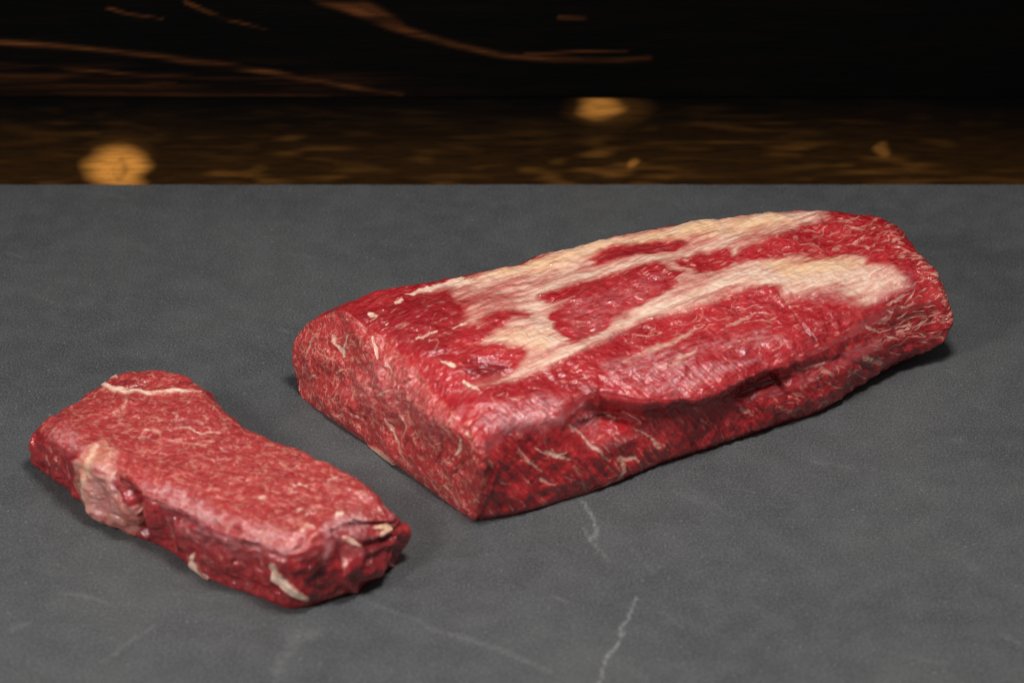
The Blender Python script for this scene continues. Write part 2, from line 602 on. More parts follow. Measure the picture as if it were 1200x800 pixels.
def build_planks():
    root = bpy.data.objects.new('wooden_backdrop', None)
    root.location = (0, WALL_Y, -0.055)
    root['label'] = 'dark stained plank backdrop with amber knots and streaks behind the slab'
    root['category'] = 'backdrop'
    COL.objects.link(root)
    zcut = PW(600, 114, WALL_Y)[2]
    rows = [(-0.055, zcut + 0.002, 0.0), (zcut, zcut + 0.096, -0.0008), (zcut + 0.0976, zcut + 0.193, 0.0)]
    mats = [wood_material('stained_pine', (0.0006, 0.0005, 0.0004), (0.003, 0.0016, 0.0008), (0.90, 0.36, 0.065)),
            wood_material('burnt_shaded_pine', (0.0006, 0.0005, 0.0004), (0.002, 0.0012, 0.0007), (0.42, 0.13, 0.035))]  # upper planks: dimmer brown and amber, shade higher up painted into the colour
    rng = np.random.RandomState(5)
    for k, (z0, z1, back) in enumerate(rows):
        Y = WALL_Y + back
        fine = k < 2
        xs = axis_fine(-1.1, -0.34, 0.34, 1.1, 0.0016 if fine else 0.02, 0.012)
        zs = np.linspace(z0, z1, 62 if fine else 8)
        ed = 0.0004
        prof = [(Y + 0.018, z0), (Y + ed, z0), (Y, z0 + ed)] + [(Y, z) for z in zs[1:-1]] + [(Y, z1 - ed), (Y + ed, z1), (Y + 0.018, z1)]
        nx, ny = len(xs), len(prof)
        v = np.stack([np.tile(xs, ny), np.repeat([p[0] for p in prof], nx), np.repeat([p[1] for p in prof], nx)], -1)
        i = np.arange(ny)[:, None] * nx
        j = np.arange(nx - 1)[None]
        quads = np.stack([i + j, i + j + 1, np.roll(i, -1, 0) + j + 1, np.roll(i, -1, 0) + j], -1).reshape(-1, 4)
        f = np.zeros(len(v))
        x, y = pix(v)
        wob = noise(v, (25, 25, 140), 5 + k)
        pt = Paint(x + wob * 8, y + wob * 2.5, np.ones(len(v)))
        if k == 0:
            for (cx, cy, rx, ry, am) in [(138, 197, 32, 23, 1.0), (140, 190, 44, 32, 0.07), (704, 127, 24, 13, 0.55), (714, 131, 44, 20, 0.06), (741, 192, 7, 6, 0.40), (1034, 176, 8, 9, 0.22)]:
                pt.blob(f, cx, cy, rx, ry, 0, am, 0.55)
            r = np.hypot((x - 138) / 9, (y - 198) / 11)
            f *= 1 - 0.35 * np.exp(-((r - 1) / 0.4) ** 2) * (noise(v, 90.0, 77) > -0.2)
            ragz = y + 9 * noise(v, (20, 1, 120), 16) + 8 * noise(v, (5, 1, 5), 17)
            light_fade = sstep(116, 215, ragz)                      # light falling off upward, painted into the plank colour with a ragged edge
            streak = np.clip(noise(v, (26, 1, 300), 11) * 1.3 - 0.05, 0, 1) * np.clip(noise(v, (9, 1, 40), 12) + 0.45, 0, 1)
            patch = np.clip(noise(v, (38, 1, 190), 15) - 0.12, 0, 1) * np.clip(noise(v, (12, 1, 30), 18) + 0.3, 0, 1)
            f = np.maximum(f, light_fade * (streak * 0.15 + patch * 0.42 + 0.034))
        elif k == 1:
            pt.stroke(f, [(-60, 46), (0, 51), (80, 56), (180, 66), (260, 76), (340, 90), (430, 105), (470, 110)], [3, 5, 3, 4, 6, 5, 3, 1], 3.0, 0.20)
            pt.stroke(f, [(-60, 84), (0, 89), (100, 94), (210, 100)], [4, 6, 6, 2], 3, 0.10)
            pt.stroke(f, [(0, 76), (140, 86), (240, 92)], [2, 3, 1], 2, 0.10)
            pt.stroke(f, [(340, -24), (375, -4), (410, 8), (450, 26), (480, 38), (530, 52), (590, 66), (650, 71), (720, 73), (765, 70)], [10, 16, 13, 11, 7, 4, 3, 3, 3, 2], 4.0, 0.16)
            pt.stroke(f, [(390, -10), (430, 6), (470, 30)], [12, 9, 4], 6.0, 0.20)
            pt.stroke(f, [(218, 3), (262, 22), (310, 34)], [4, 4, 1], 1.5, 0.12)
            pt.stroke(f, [(122, 8), (150, 17), (190, 22)], [3, 3, 1], 1.5, 0.13)
            pt.stroke(f, [(655, 21), (690, 23)], [3, 3], 1.5, 0.16)
            pt.stroke(f, [(615, 63), (735, 61)], [3, 2], 1.5, 0.14)
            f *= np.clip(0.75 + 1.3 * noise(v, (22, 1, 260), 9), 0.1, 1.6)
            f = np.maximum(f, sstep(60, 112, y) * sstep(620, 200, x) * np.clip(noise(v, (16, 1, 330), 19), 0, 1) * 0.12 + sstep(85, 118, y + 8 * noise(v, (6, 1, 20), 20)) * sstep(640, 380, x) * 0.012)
        me = make_mesh('plank', v - np.array([0, WALL_Y, -0.055]), quads)
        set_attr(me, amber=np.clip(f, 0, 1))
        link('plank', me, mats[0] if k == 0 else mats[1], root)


# ------------------------------------------------------------------ meat
def fat_sheet(name, me, v, nrm, mask, fields, mat, root, lift=0.0007, lo=0.10):
    """a layer of fat lying on the muscle: its own closed-edged sheet, proud of the meat and dipping under it at the rim"""
    nq = len(me.polygons)
    tot = np.empty(nq, np.int32)
    me.polygons.foreach_get('loop_total', tot)
    li = np.empty(len(me.loops), np.int32)
    me.loops.foreach_get('vertex_index', li)
    q = li[:int((tot == 4).sum()) * 4].reshape(-1, 4)
    q = q[(mask[q] > lo).any(1)]
    used = np.unique(q)
    re = np.full(len(v), -1, np.int64)
    re[used] = np.arange(len(used))
    off = -0.0006 + (lift + 0.0006) * sstep(lo, 0.55, mask[used])
    vv = v[used] + nrm[used] * off[:, None]
    m = make_mesh(name, vv, re[q])
    set_attr(m, **{k: f[used] for k, f in fields.items()})
    return link(name, m, mat, root)


def build_roast():
    rows = [
        # bottom-front, low, mid, undercut, lip, top0, back edge; each (x, y, z)
        [(555, 610, 0), (556, 594, .008), (558, 560, .024), (557, 533, .038), (552, 514, .047), (538, 496, .051), (385, 364, .046)],
        [(600, 603, 0), (602, 588, .008), (600, 552, .025), (594, 522, .038), (585, 499, .047), (570, 480, .051), (430, 348, .052)],
        [(660, 586, 0), (663, 570, .008), (658, 536, .025), (651, 508, .037), (642, 484, .046), (622, 464, .051), (500, 333, .052)],
        [(715, 568, 0), (719, 553, .008), (714, 516, .024), (704, 486, .032), (692, 461, .045), (672, 441, .050), (580, 317, .051)],
        [(775, 543, 0), (779, 529, .008), (772, 502, .021), (758, 484, .030), (754, 470, .041), (738, 446, .047), (660, 296, .049)],
        [(840, 522, 0), (843, 508, .008), (835, 486, .019), (823, 476, .027), (818, 466, .037), (800, 444, .043), (745, 274, .050)],
        [(905, 500, 0), (909, 486, .008), (900, 463, .020), (887, 447, .026), (882, 439, .036), (862, 420, .042), (830, 261, .050)],
        [(960, 482, 0), (966, 468, .009), (957, 446, .021), (944, 431, .028), (937, 420, .035), (920, 404, .041), (905, 251, .050)],
        [(1002, 456, .001), (1008, 444, .009), (1002, 425, .021), (994, 410, .028), (986, 398, .035), (974, 383, .041), (962, 248, .049)],
        [(1045, 428, .005), (1054, 418, .011), (1054, 398, .021), (1049, 383, .028), (1042, 370, .035), (1032, 356, .041), (1003, 250, .047)],
        [(1084, 411, .009), (1102, 400, .014), (1113, 380, .022), (1114, 362, .030), (1109, 346, .037), (1099, 328, .042), (1030, 255, .046)],
    ]
    # the cut end is one knife stroke: its outline lies in an upright plane over the contact line
    A0, A1 = P(555, 610), P(352, 464)
    pn = np.array([-(A1 - A0)[1], (A1 - A0)[0], 0.0])
    pn /= np.linalg.norm(pn)
    if pn[0] < 0:
        pn = -pn

    def PC(x, y):
        d = FW + RT * ((x - 600) / FPX) + UP * ((400 - y) / FPX)
        pn[2] = np.interp(x, [470, 510, 555], [-0.27, -0.16, -0.03])      # leans back a little, more towards the far corner
        q = CAM + d * (((A0 - CAM) @ pn) / (d @ pn))
        q[2] = max(q[2], 0.0)
        return q
    CUTLINE = [(555, 610), (559, 592), (566, 560), (565, 534), (558, 516), (544, 501), (508, 462), (470, 414), (430, 384), (393, 365), (362, 380), (345, 428), (352, 464), (415, 509), (492, 565)]
    st = []
    for k, r in enumerate(rows):
        if k == 0:
            st.append([PC(*q) for q in CUTLINE])
            continue
        pts = [P(*q) for q in r[:6]]
        t0, tb = r[5], r[6]
        for s, bumpz in ((0.28, .0035), (0.58, .0045), (0.84, .003)):
            pts.append(P(t0[0] + s * (tb[0] - t0[0]), t0[1] + s * (tb[1] - t0[1]), t0[2] + s * (tb[2] - t0[2]) + bumpz))
        B = P(*tb)
        pts.append(B)
        out = B - pts[0]
        out[2] = 0
        out /= np.linalg.norm(out)
        mbk = B + out * .009
        mbk[2] = B[2] * 0.85
        low = B + out * .010
        low[2] = .018
        bb = B + out * .002
        bb[2] = pts[0][2]
        pts += [mbk, low, bb, bb + (pts[0] - bb) * .33, bb + (pts[0] - bb) * .66]
        st.append(pts)
    dens = [1, 1, 1, 1, 1, 1, 1, 1, 1, .7, .4, .35, .2, .2, .2]
    rings, p0, p1 = loft(st, 0.00050, 0.00048, dens, (0.0030, 4.0, 95), (0.0075, 4.5, 60))
    v, quads, tris = tube_mesh(rings, p0, p1)
    base = np.array([0.03, 0.0, 0.0])
    N = rings.shape[1]
    ringid = np.concatenate([np.repeat(np.arange(rings.shape[0]), N), [0, rings.shape[0] - 1]])
    iscut = ringid < 95

    me = make_mesh('muscle', v, quads, tris)
    nrm = normals(me)
    view = CAM - v
    view /= np.linalg.norm(view, axis=1, keepdims=True)
    vis = sstep(0.0, 0.08, (nrm * view).sum(1))
    cutf = sstep(101, 92, ringid.astype(float))
    topf = sstep(0.45, 0.75, nrm[:, 2]) * (1 - cutf)
    side = (1 - sstep(0.30, 0.6, nrm[:, 2])) * (1 - cutf)

    # --- lumps
    c, s_ = math.cos(math.radians(38)), math.sin(math.radians(38))
    vr = np.stack([v[:, 0] * c + v[:, 1] * s_, -v[:, 0] * s_ + v[:, 1] * c, v[:, 2]], -1)      # along the length, across, up
    disp = 0.0020 * noise(v, 30, 1) + 0.0011 * noise(vr, (35, 85, 85), 2) + 0.0006 * noise(v, 150, 3)
    rid = noise(vr, (60, 330, 330), 4)
    disp += topf * 0.00018 * rid
    disp += 0.0007 * (0.5 - np.abs(noise(v, 115, 61))) + 0.0004 * (0.5 - np.abs(noise(v, 260, 62)))
    # the flank: coarse muscle bundles running slantwise
    c2, s2 = math.cos(math.radians(-58)), math.sin(math.radians(-58))
    vf = np.stack([vr[:, 0] * c2 + v[:, 2] * s2, vr[:, 1], -vr[:, 0] * s2 + v[:, 2] * c2], -1)
    bund = noise(vf, (28, 40, 150), 6)
    disp += side * (1 - 0.5 * sstep(0.12, 0.2, v[:, 0])) * (0.0011 * (1 - 2 * np.abs(bund)) + 0.0006 * noise(vf, (70, 100, 420), 7))
    disp += cutf * (0.0022 * noise(v, 42, 14) + 0.0011 * noise(v, 95, 8) + 0.00045 * noise(v, 300, 9))
    x, y = pix(v)
    endf = sstep(1015, 1075, x)
    disp += endf * 0.0004 * noise(vr, (120, 420, 420), 12)
    low = sstep(0.0, 0.006, v[:, 2])
    disp *= 0.15 + 0.85 * low

    wx = noise(v, 130, 21) * 4.0 + noise(v, 420, 22) * 1.3
    wy = noise(v, 130, 23) * 2.8 + noise(v, 420, 24) * 0.9
    rag = Paint(x + wx, y + wy, vis)
    fine = Paint(x + wx * 0.35, y + wy * 0.35, vis)
    F = lambda: np.zeros(len(v), np.float32)
    finger = noise(vr, (18, 150, 150), 25) * 9 + noise(vr, (30, 420, 420), 26) * 3.5
    top = Paint(x + wx, y + wy, vis * (1 - cutf))
    comb = Paint(x + wx * 0.6 + finger * 0.94, y + wy * 0.6 - finger * 0.30, vis * (1 - cutf))
    cutp = Paint(x + wx * 0.4, y + wy * 0.4, vis * sstep(0.3, 0.7, cutf))

    # --- the fat and silverskin of the top
    fat = F()
    comb.area(fat, [(520, 340), (545, 325), (600, 309), (640, 298), (700, 278), (800, 260), (900, 246), (965, 243), (980, 255), (950, 266), (925, 275), (900, 284), (880, 290), (866, 294), (865, 303), (895, 302), (935, 297), (1003, 296), (1020, 308), (1047, 314), (1066, 327), (1058, 343), (1037, 351), (1013, 361), (969, 356), (929, 352), (914, 348), (908, 338), (888, 340), (854, 348), (824, 362), (790, 371), (757, 374), (716, 394), (682, 415), (642, 430), (595, 447), (546, 460), (549, 447), (578, 441), (606, 431), (612, 420), (606, 412), (563, 401), (581, 387), (557, 380), (536, 380), (550, 364), (535, 352)], 8.0, 0.70)
    core = F()
    comb.stroke(core, [(546, 456), (600, 442), (642, 427), (690, 402), (760, 364), (840, 334), (900, 322), (960, 320), (1010, 326)], [3, 7, 9, 13, 15, 18, 30, 36, 22], 8, 1.0)
    comb.stroke(core, [(500, 340), (545, 333), (640, 308), (700, 289), (800, 270), (900, 258), (960, 252)], [2, 8, 14, 14, 12, 16, 10], 7, 1.0)
    comb.stroke(core, [(575, 398), (610, 398), (640, 402), (655, 408)], [10, 20, 24, 10], 9, 0.95)
    comb.stroke(core, [(600, 366), (640, 352), (690, 332), (740, 315), (800, 303)], [4, 8, 8, 6, 6], 6, 0.85)
    fat = np.maximum(fat, core)
    comb.cut(fat, [(688, 305), (710, 292), (750, 285), (800, 280), (809, 284), (790, 293), (740, 300), (700, 310)], 5.0)
    comb.cut(fat, [(628, 348), (669, 338), (703, 328), (750, 314), (773, 313), (794, 321), (794, 331), (767, 348), (730, 365), (713, 378), (696, 392), (676, 402), (662, 399), (652, 382), (645, 365), (662, 358), (669, 353), (642, 353)], 5.0)
    comb.cut(fat, [(797, 308), (817, 297), (844, 293), (862, 301), (855, 311), (817, 319), (802, 315)], 5.0)
    comb.cut(fat, [(540, 352), (575, 344), (600, 346), (570, 356), (548, 362)], 6.0, 0.55)
    comb.cut(fat, [(562, 376), (585, 364), (612, 364), (616, 372), (596, 376), (590, 384), (575, 386)], 6.0, 0.75)
    comb.cut(fat, [(880, 293), (925, 280), (905, 288), (890, 297)], 6.0, 0.7)
    comb.cut(fat, [(860, 300), (880, 293), (905, 294), (900, 301), (866, 305)], 6.0, 0.6)
    comb.cut(fat, [(925, 345), (980, 343), (1010, 350), (990, 357), (940, 356)], 4.0, 0.5)
    fat *= np.clip(0.96 + 0.36 * noise(vr, (28, 120, 120), 27) + 0.20 * noise(vr, (60, 420, 420), 28), 0.30, 1.15)
    fat = np.clip(fat, 0, 1)
    thin = F()
    top.stroke(thin, [(474, 347), (500, 340), (542, 329)], [3, 5, 6], 1.5, 0.9)
    top.stroke(thin, [(728, 424), (760, 412), (776, 408), (804, 392), (824, 381)], [5, 8, 8, 6, 2], 3, 0.62)
    top.stroke(thin, [(786, 430), (800, 420), (816, 411)], [7, 8, 4], 3, 0.6)
    top.stroke(thin, [(850, 385), (868, 372), (880, 369)], [4, 5, 2], 2, 0.55)
    top.stroke(thin, [(850, 404), (890, 396), (915, 392)], [3, 4, 2], 2, 0.4)
    top.stroke(thin, [(434, 368), (442, 370)], [7, 5], 1.2, 0.95)
    top.stroke(thin, [(465, 357), (470, 355)], [4, 4], 1.2, 0.8)
    top.stroke(thin, [(451, 380), (455, 378)], [3, 2], 1.0, 0.8)
    top.stroke(thin, [(486, 396), (500, 393), (513, 389)], [2, 3, 2], 1.0, 0.7)
    top.stroke(thin, [(500, 401), (513, 398), (513, 404), (506, 410)], [1, 2, 2, 1], 0.9, 0.6)
    top.stroke(thin, [(530, 384), (545, 379)], [3, 4], 1.2, 0.7)
    top.stroke(thin, [(518, 423), (531, 427)], [3, 5], 1.2, 0.85)
    top.stroke(thin, [(492, 437), (498, 445), (507, 470)], [2, 3, 1], 1.0, 0.5)
    top.stroke(thin, [(545, 448), (552, 455), (560, 458)], [6, 8, 4], 2, 0.8)
    rng = np.random.RandomState(3)
    top.scatter(thin, [(400, 372), (480, 350), (530, 345), (545, 380), (545, 420), (520, 440), (480, 405)], 46, -22, 25, 8, 1.3, 0.5, rng)
    top.scatter(thin, [(560, 470), (690, 415), (760, 380), (900, 345), (905, 370), (780, 400), (700, 440), (620, 470)], 70, -18, 30, 11, 1.6, 0.52, rng)
    top.scatter(thin, [(820, 365), (905, 345), (920, 360), (1000, 362), (960, 395), (900, 400), (840, 395)], 46, -8, 25, 14, 2.0, 0.5, rng)
    top.scatter(thin, [(660, 350), (740, 318), (790, 318), (780, 340), (700, 385), (675, 400), (655, 370)], 60, -35, 35, 7, 1.5, 0.42, rng)
    top.scatter(thin, [(800, 312), (820, 298), (855, 298), (850, 310)], 16, -15, 30, 6, 1.5, 0.45, rng)
    top.scatter(thin, [(880, 294), (940, 272), (985, 255), (1028, 258), (1050, 290), (1030, 305), (990, 294), (920, 297)], 85, -12, 18, 12, 2.2, 0.55, rng)
    # the far end and its flank: many coarse flecks
    rag.scatter(thin, [(1030, 262), (1060, 285), (1118, 355), (1112, 388), (1080, 405), (1040, 410), (1000, 400), (1040, 355), (1075, 330), (1050, 300)], 150, -8, 16, 13, 2.6, 0.66, rng)
    rag.scatter(thin, [(900, 480), (950, 440), (1000, 400), (1040, 405), (1010, 440), (980, 470), (930, 490)], 70, 24, 35, 9, 2.6, 0.55, rng)
    # the flank: slanting flecks
    rag.scatter(thin, [(585, 600), (590, 530), (680, 500), (760, 500), (860, 480), (930, 450), (950, 480), (850, 515), (740, 555), (650, 585)], 120, 35, 16, 12, 1.9, 0.5, rng)
    for q, w, a in [
        ([(629, 524), (640, 530), (651, 534), (660, 529)], [2, 4, 5, 3], .85), ([(606, 526), (621, 541), (634, 553)], [2, 4, 2], .75),
        ([(584, 560), (596, 568)], [4, 2], .6), ([(634, 561), (648, 565)], [5, 3], .7), ([(664, 496), (677, 506), (691, 522), (712, 538)], [3, 4, 5, 3], .8),
        ([(640, 530), (653, 533), (670, 538)], [4, 5, 2], .8), ([(724, 538), (743, 536)], [5, 6], .8), ([(729, 540), (733, 550), (716, 564)], [5, 6, 3], .8),
        ([(742, 501), (760, 511), (772, 523)], [2, 4, 6], .75), ([(728, 480), (750, 495)], [3, 5], .6), ([(702, 480), (720, 489)], [4, 6], .6),
        ([(818, 490), (830, 497)], [4, 2], .6), ([(868, 478), (878, 484)], [7, 4], .6), ([(960, 432), (975, 440)], [7, 5], .6), ([(1012, 420), (1030, 424)], [8, 6], .7),
        ([(938, 430), (966, 425)], [7, 4], .5), ([(715, 562), (690, 575), (660, 585)], [3, 3, 1], .6), ([(665, 568), (690, 560)], [2, 3], .4)]:
        rag.stroke(thin, q, w, 1.8, a * 0.85)
    # the cut face: threads and a Y-shaped vein
    for q, w, a in [
        ([(390, 392), (390, 402), (399, 411), (400, 417)], [2, 3, 5, 3], .95), ([(399, 411), (404, 398), (407, 392)], [4, 3, 2], .95), ([(392, 396), (402, 392)], [2, 2], .7),
        ([(370, 394), (366, 408), (364, 418)], [2, 3, 2], .8), ([(437, 395), (438, 405), (441, 420)], [3, 4, 3], .8), ([(362, 444), (369, 439)], [2, 3], .7),
        ([(392, 436), (398, 433)], [4, 4], .7), ([(376, 466), (378, 476)], [2, 2], .7), ([(394, 489), (402, 485)], [4, 3], .7), ([(443, 463), (452, 459), (462, 456)], [4, 3, 2], .7),
        ([(452, 423), (460, 436), (468, 442)], [2, 3, 1], .6), ([(452, 490), (458, 503), (464, 516)], [2, 4, 3], .8), ([(470, 490), (476, 500), (472, 512)], [3, 5, 3], .7),
        ([(466, 515), (474, 532), (486, 548)], [4, 3, 2], .6), ([(522, 567), (532, 577), (538, 588)], [3, 4, 2], .7), ([(503, 580), (510, 588)], [3, 3], .6),
        ([(539, 515), (536, 526), (533, 532)], [3, 5, 3], .9), ([(547, 508), (552, 500)], [6, 4], .8), ([(572, 557), (578, 565)], [4, 3], .8), ([(408, 372), (420, 379), (434, 388)], [1, 2, 2], .5)]:
        cutp.stroke(thin, q, w, 1.2, a * 0.92)
    cutp.scatter(thin, [(365, 390), (400, 380), (450, 410), (490, 440), (540, 520), (570, 530), (550, 600), (480, 560), (440, 520), (380, 490), (352, 450)], 230, 65, 28, 7, 1.3, 0.55, rng)
    strip = F()
    fine.stroke(strip, [(403, 511), (416, 519), (432, 526), (446, 531), (461, 540)], [4, 8, 9, 9, 5], 1.5, 1.0)
    fine.stroke(strip, [(386, 500), (396, 506)], [3, 3], 1.2, 0.6)

    warm = F()
    top.area(warm, [(545, 330), (640, 302), (700, 282), (800, 264), (900, 251), (930, 262), (860, 275), (760, 284), (690, 300), (640, 318)], 10, 1.0)
    top.area(warm, [(895, 308), (935, 302), (1000, 300), (1015, 312), (960, 322), (920, 326)], 8, 0.9)
    top.area(warm, [(575, 398), (600, 385), (640, 390), (640, 412), (600, 408)], 6, 0.6)

    skin = F()
    rag.area(skin, [(560, 492), (590, 476), (640, 462), (662, 468), (655, 492), (620, 500), (585, 506)], 8, 0.9)
    rag.area(skin, [(680, 470), (700, 482), (706, 500), (690, 512), (670, 500)], 8, 0.55)
    top.area(skin, [(705, 425), (760, 412), (812, 408), (820, 425), (790, 440), (740, 452), (715, 445)], 7, 0.75)
    top.area(skin, [(748, 455), (790, 436), (850, 424), (890, 420), (850, 440), (810, 455), (770, 464)], 6, 0.8)
    top.area(skin, [(1015, 325), (1035, 315), (1068, 325), (1070, 338), (1030, 350)], 6, 1.0)
    top.area(skin, [(800, 405), (900, 385), (925, 400), (880, 412), (820, 415)], 8, 0.5)
    top.area(skin, [(930, 318), (1010, 315), (1030, 345), (980, 352), (930, 345)], 10, 0.6)
    top.area(skin, [(690, 375), (700, 405), (760, 372), (850, 342), (900, 330), (890, 310), (810, 330), (740, 362)], 8, 0.4)
    top.area(skin, [(660, 360), (735, 335), (780, 322), (770, 340), (700, 380), (675, 395)], 8, 0.35)
    cutp.area(skin, [(405, 455), (425, 420), (470, 425), (505, 455), (500, 490), (440, 485)], 16, 0.35)
    cutp.area(skin, [(495, 480), (520, 480), (530, 510), (505, 520)], 8, 0.35)
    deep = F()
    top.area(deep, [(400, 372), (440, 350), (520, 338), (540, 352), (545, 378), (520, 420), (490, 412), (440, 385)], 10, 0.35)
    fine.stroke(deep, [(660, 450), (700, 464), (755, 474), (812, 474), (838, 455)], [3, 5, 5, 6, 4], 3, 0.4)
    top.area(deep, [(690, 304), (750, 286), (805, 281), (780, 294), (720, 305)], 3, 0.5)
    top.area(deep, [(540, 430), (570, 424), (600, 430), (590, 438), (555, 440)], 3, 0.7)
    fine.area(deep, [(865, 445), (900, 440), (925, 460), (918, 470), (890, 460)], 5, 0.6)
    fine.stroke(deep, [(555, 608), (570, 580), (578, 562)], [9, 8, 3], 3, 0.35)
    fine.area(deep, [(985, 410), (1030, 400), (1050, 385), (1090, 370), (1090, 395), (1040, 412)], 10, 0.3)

    # --- knife cuts, folds and cracks pressed into the surface (depth in metres)
    groove = F()

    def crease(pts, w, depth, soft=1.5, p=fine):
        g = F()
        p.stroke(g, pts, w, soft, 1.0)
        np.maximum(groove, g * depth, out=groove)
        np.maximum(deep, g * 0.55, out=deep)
    crease([(938, 377), (948, 390), (957, 402)], [1.5, 2.5, 2], 0.0022)
    crease([(925, 356), (938, 377)], [1, 1.5], 0.0008)
    crease([(545, 424), (560, 421), (580, 423), (598, 428)], [2, 4, 4, 2], 0.0024, 2)
    crease([(548, 434), (560, 440)], [2, 2], 0.001)
    crease([(411, 478), (414, 485), (425, 492), (436, 480)], [2, 2, 2, 1.5], 0.0014, 1.2, cutp)
    crease([(425, 492), (430, 500)], [2, 1], 0.0012, 1.2, cutp)
    crease([(473, 450), (479, 445)], [3, 3], 0.0012, 1.2, cutp)
    crease([(512, 542), (516, 530), (518, 510)], [3, 2.5, 1], 0.0016, 1.4, cutp)
    crease([(533, 555), (540, 540)], [4, 2], 0.0016, 1.4, cutp)
    crease([(474, 520), (480, 512)], [4, 2], 0.0012, 1.4, cutp)
    crease([(556, 592), (556, 600)], [4, 3], 0.0014, 1.4, cutp)
    crease([(690, 452), (700, 460), (712, 470)], [3, 3, 2], 0.001, 2)
    crease([(905, 440), (915, 450), (924, 462)], [3, 5, 4], 0.0026, 2.5)
    crease([(840, 468), (870, 460), (905, 450)], [3, 4, 2], 0.0010, 4)
    crease([(940, 430), (960, 425), (985, 418)], [2, 3, 2], 0.0007, 4)
    crease([(990, 420), (1020, 432)], [4, 3], 0.001, 3)
    crease([(618, 392), (622, 402)], [1.5, 1], 0.0005, 1)
    crease([(612, 395), (630, 388), (637, 394)], [1.2, 1.2, 1], 0.0005, 1)
    ridge = F()
    fine.stroke(ridge, [(553, 505), (560, 497), (566, 492)], [6, 7, 4], 3, 1.0)
    fine.stroke(ridge, [(556, 606), (566, 585), (577, 560), (580, 545)], [5, 5, 4, 2], 3, 0.6)
    top.stroke(ridge, [(548, 458), (596, 446), (643, 428), (690, 406), (740, 378), (800, 360), (860, 342), (900, 330)], [2, 4, 5, 6, 6, 6, 6, 3], 4, 0.55)
    # strands along the silver band
    strand = noise(vr, (40, 520, 520), 31) * sstep(0.2, 0.7, fat) * 0.00022
    wrk = F()
    rag.area(wrk, [(560, 492), (590, 476), (650, 458), (662, 470), (650, 495), (600, 506)], 8, 1.0)
    top.area(wrk, [(700, 460), (760, 430), (850, 420), (900, 425), (840, 450), (800, 465), (750, 468)], 6, 1.0)
    top.area(wrk, [(1020, 325), (1040, 315), (1070, 327), (1060, 342), (1030, 348)], 6, 0.8)
    wr = noise(vf, (60, 60, 650), 33) * 0.00035 * wrk
    disp = disp - sstep(0.3, 0.8, fat) * 0.5 * (0.0011 * noise(vr, (35, 85, 85), 2) + 0.0006 * noise(v, 150, 3) + topf * 0.00018 * rid)
    disp = disp + ridge * 0.0016 - groove + strand + wr
    v2 = v + nrm * disp[:, None]
    v2[:, 2] = np.maximum(v2[:, 2], 0.0002)
    fatall = np.maximum(np.maximum(fat, thin), strip)
    pale = np.maximum(cutf, 0.0)
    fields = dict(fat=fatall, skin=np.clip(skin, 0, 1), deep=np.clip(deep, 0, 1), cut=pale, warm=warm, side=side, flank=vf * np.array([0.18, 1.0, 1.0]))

    root = bpy.data.objects.new('beef_roast', None)
    root.location = base
    root['label'] = 'large red beef roast with cream fat and silverskin along its top'
    root['category'] = 'meat'
    COL.objects.link(root)
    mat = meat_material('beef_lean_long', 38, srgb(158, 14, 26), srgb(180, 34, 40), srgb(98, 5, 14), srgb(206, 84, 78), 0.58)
    v2 = v2 - base
    me.vertices.foreach_set('co', v2.astype(np.float32).ravel())
    me.update()
    set_attr(me, **fields)
    link('muscle', me, mat, root)
    nr2 = normals(me)
    o = fat_sheet('fat_cap', me, v2, nr2, fat, fields, mat, root, 0.0003)
    o['label'] = 'cream and silvery fat left on the upper side'
    o = fat_sheet('fat_rim', me, v2, nr2, strip, fields, mat, root, 0.0014)
    o['label'] = 'pale strip of fat under the cut face'


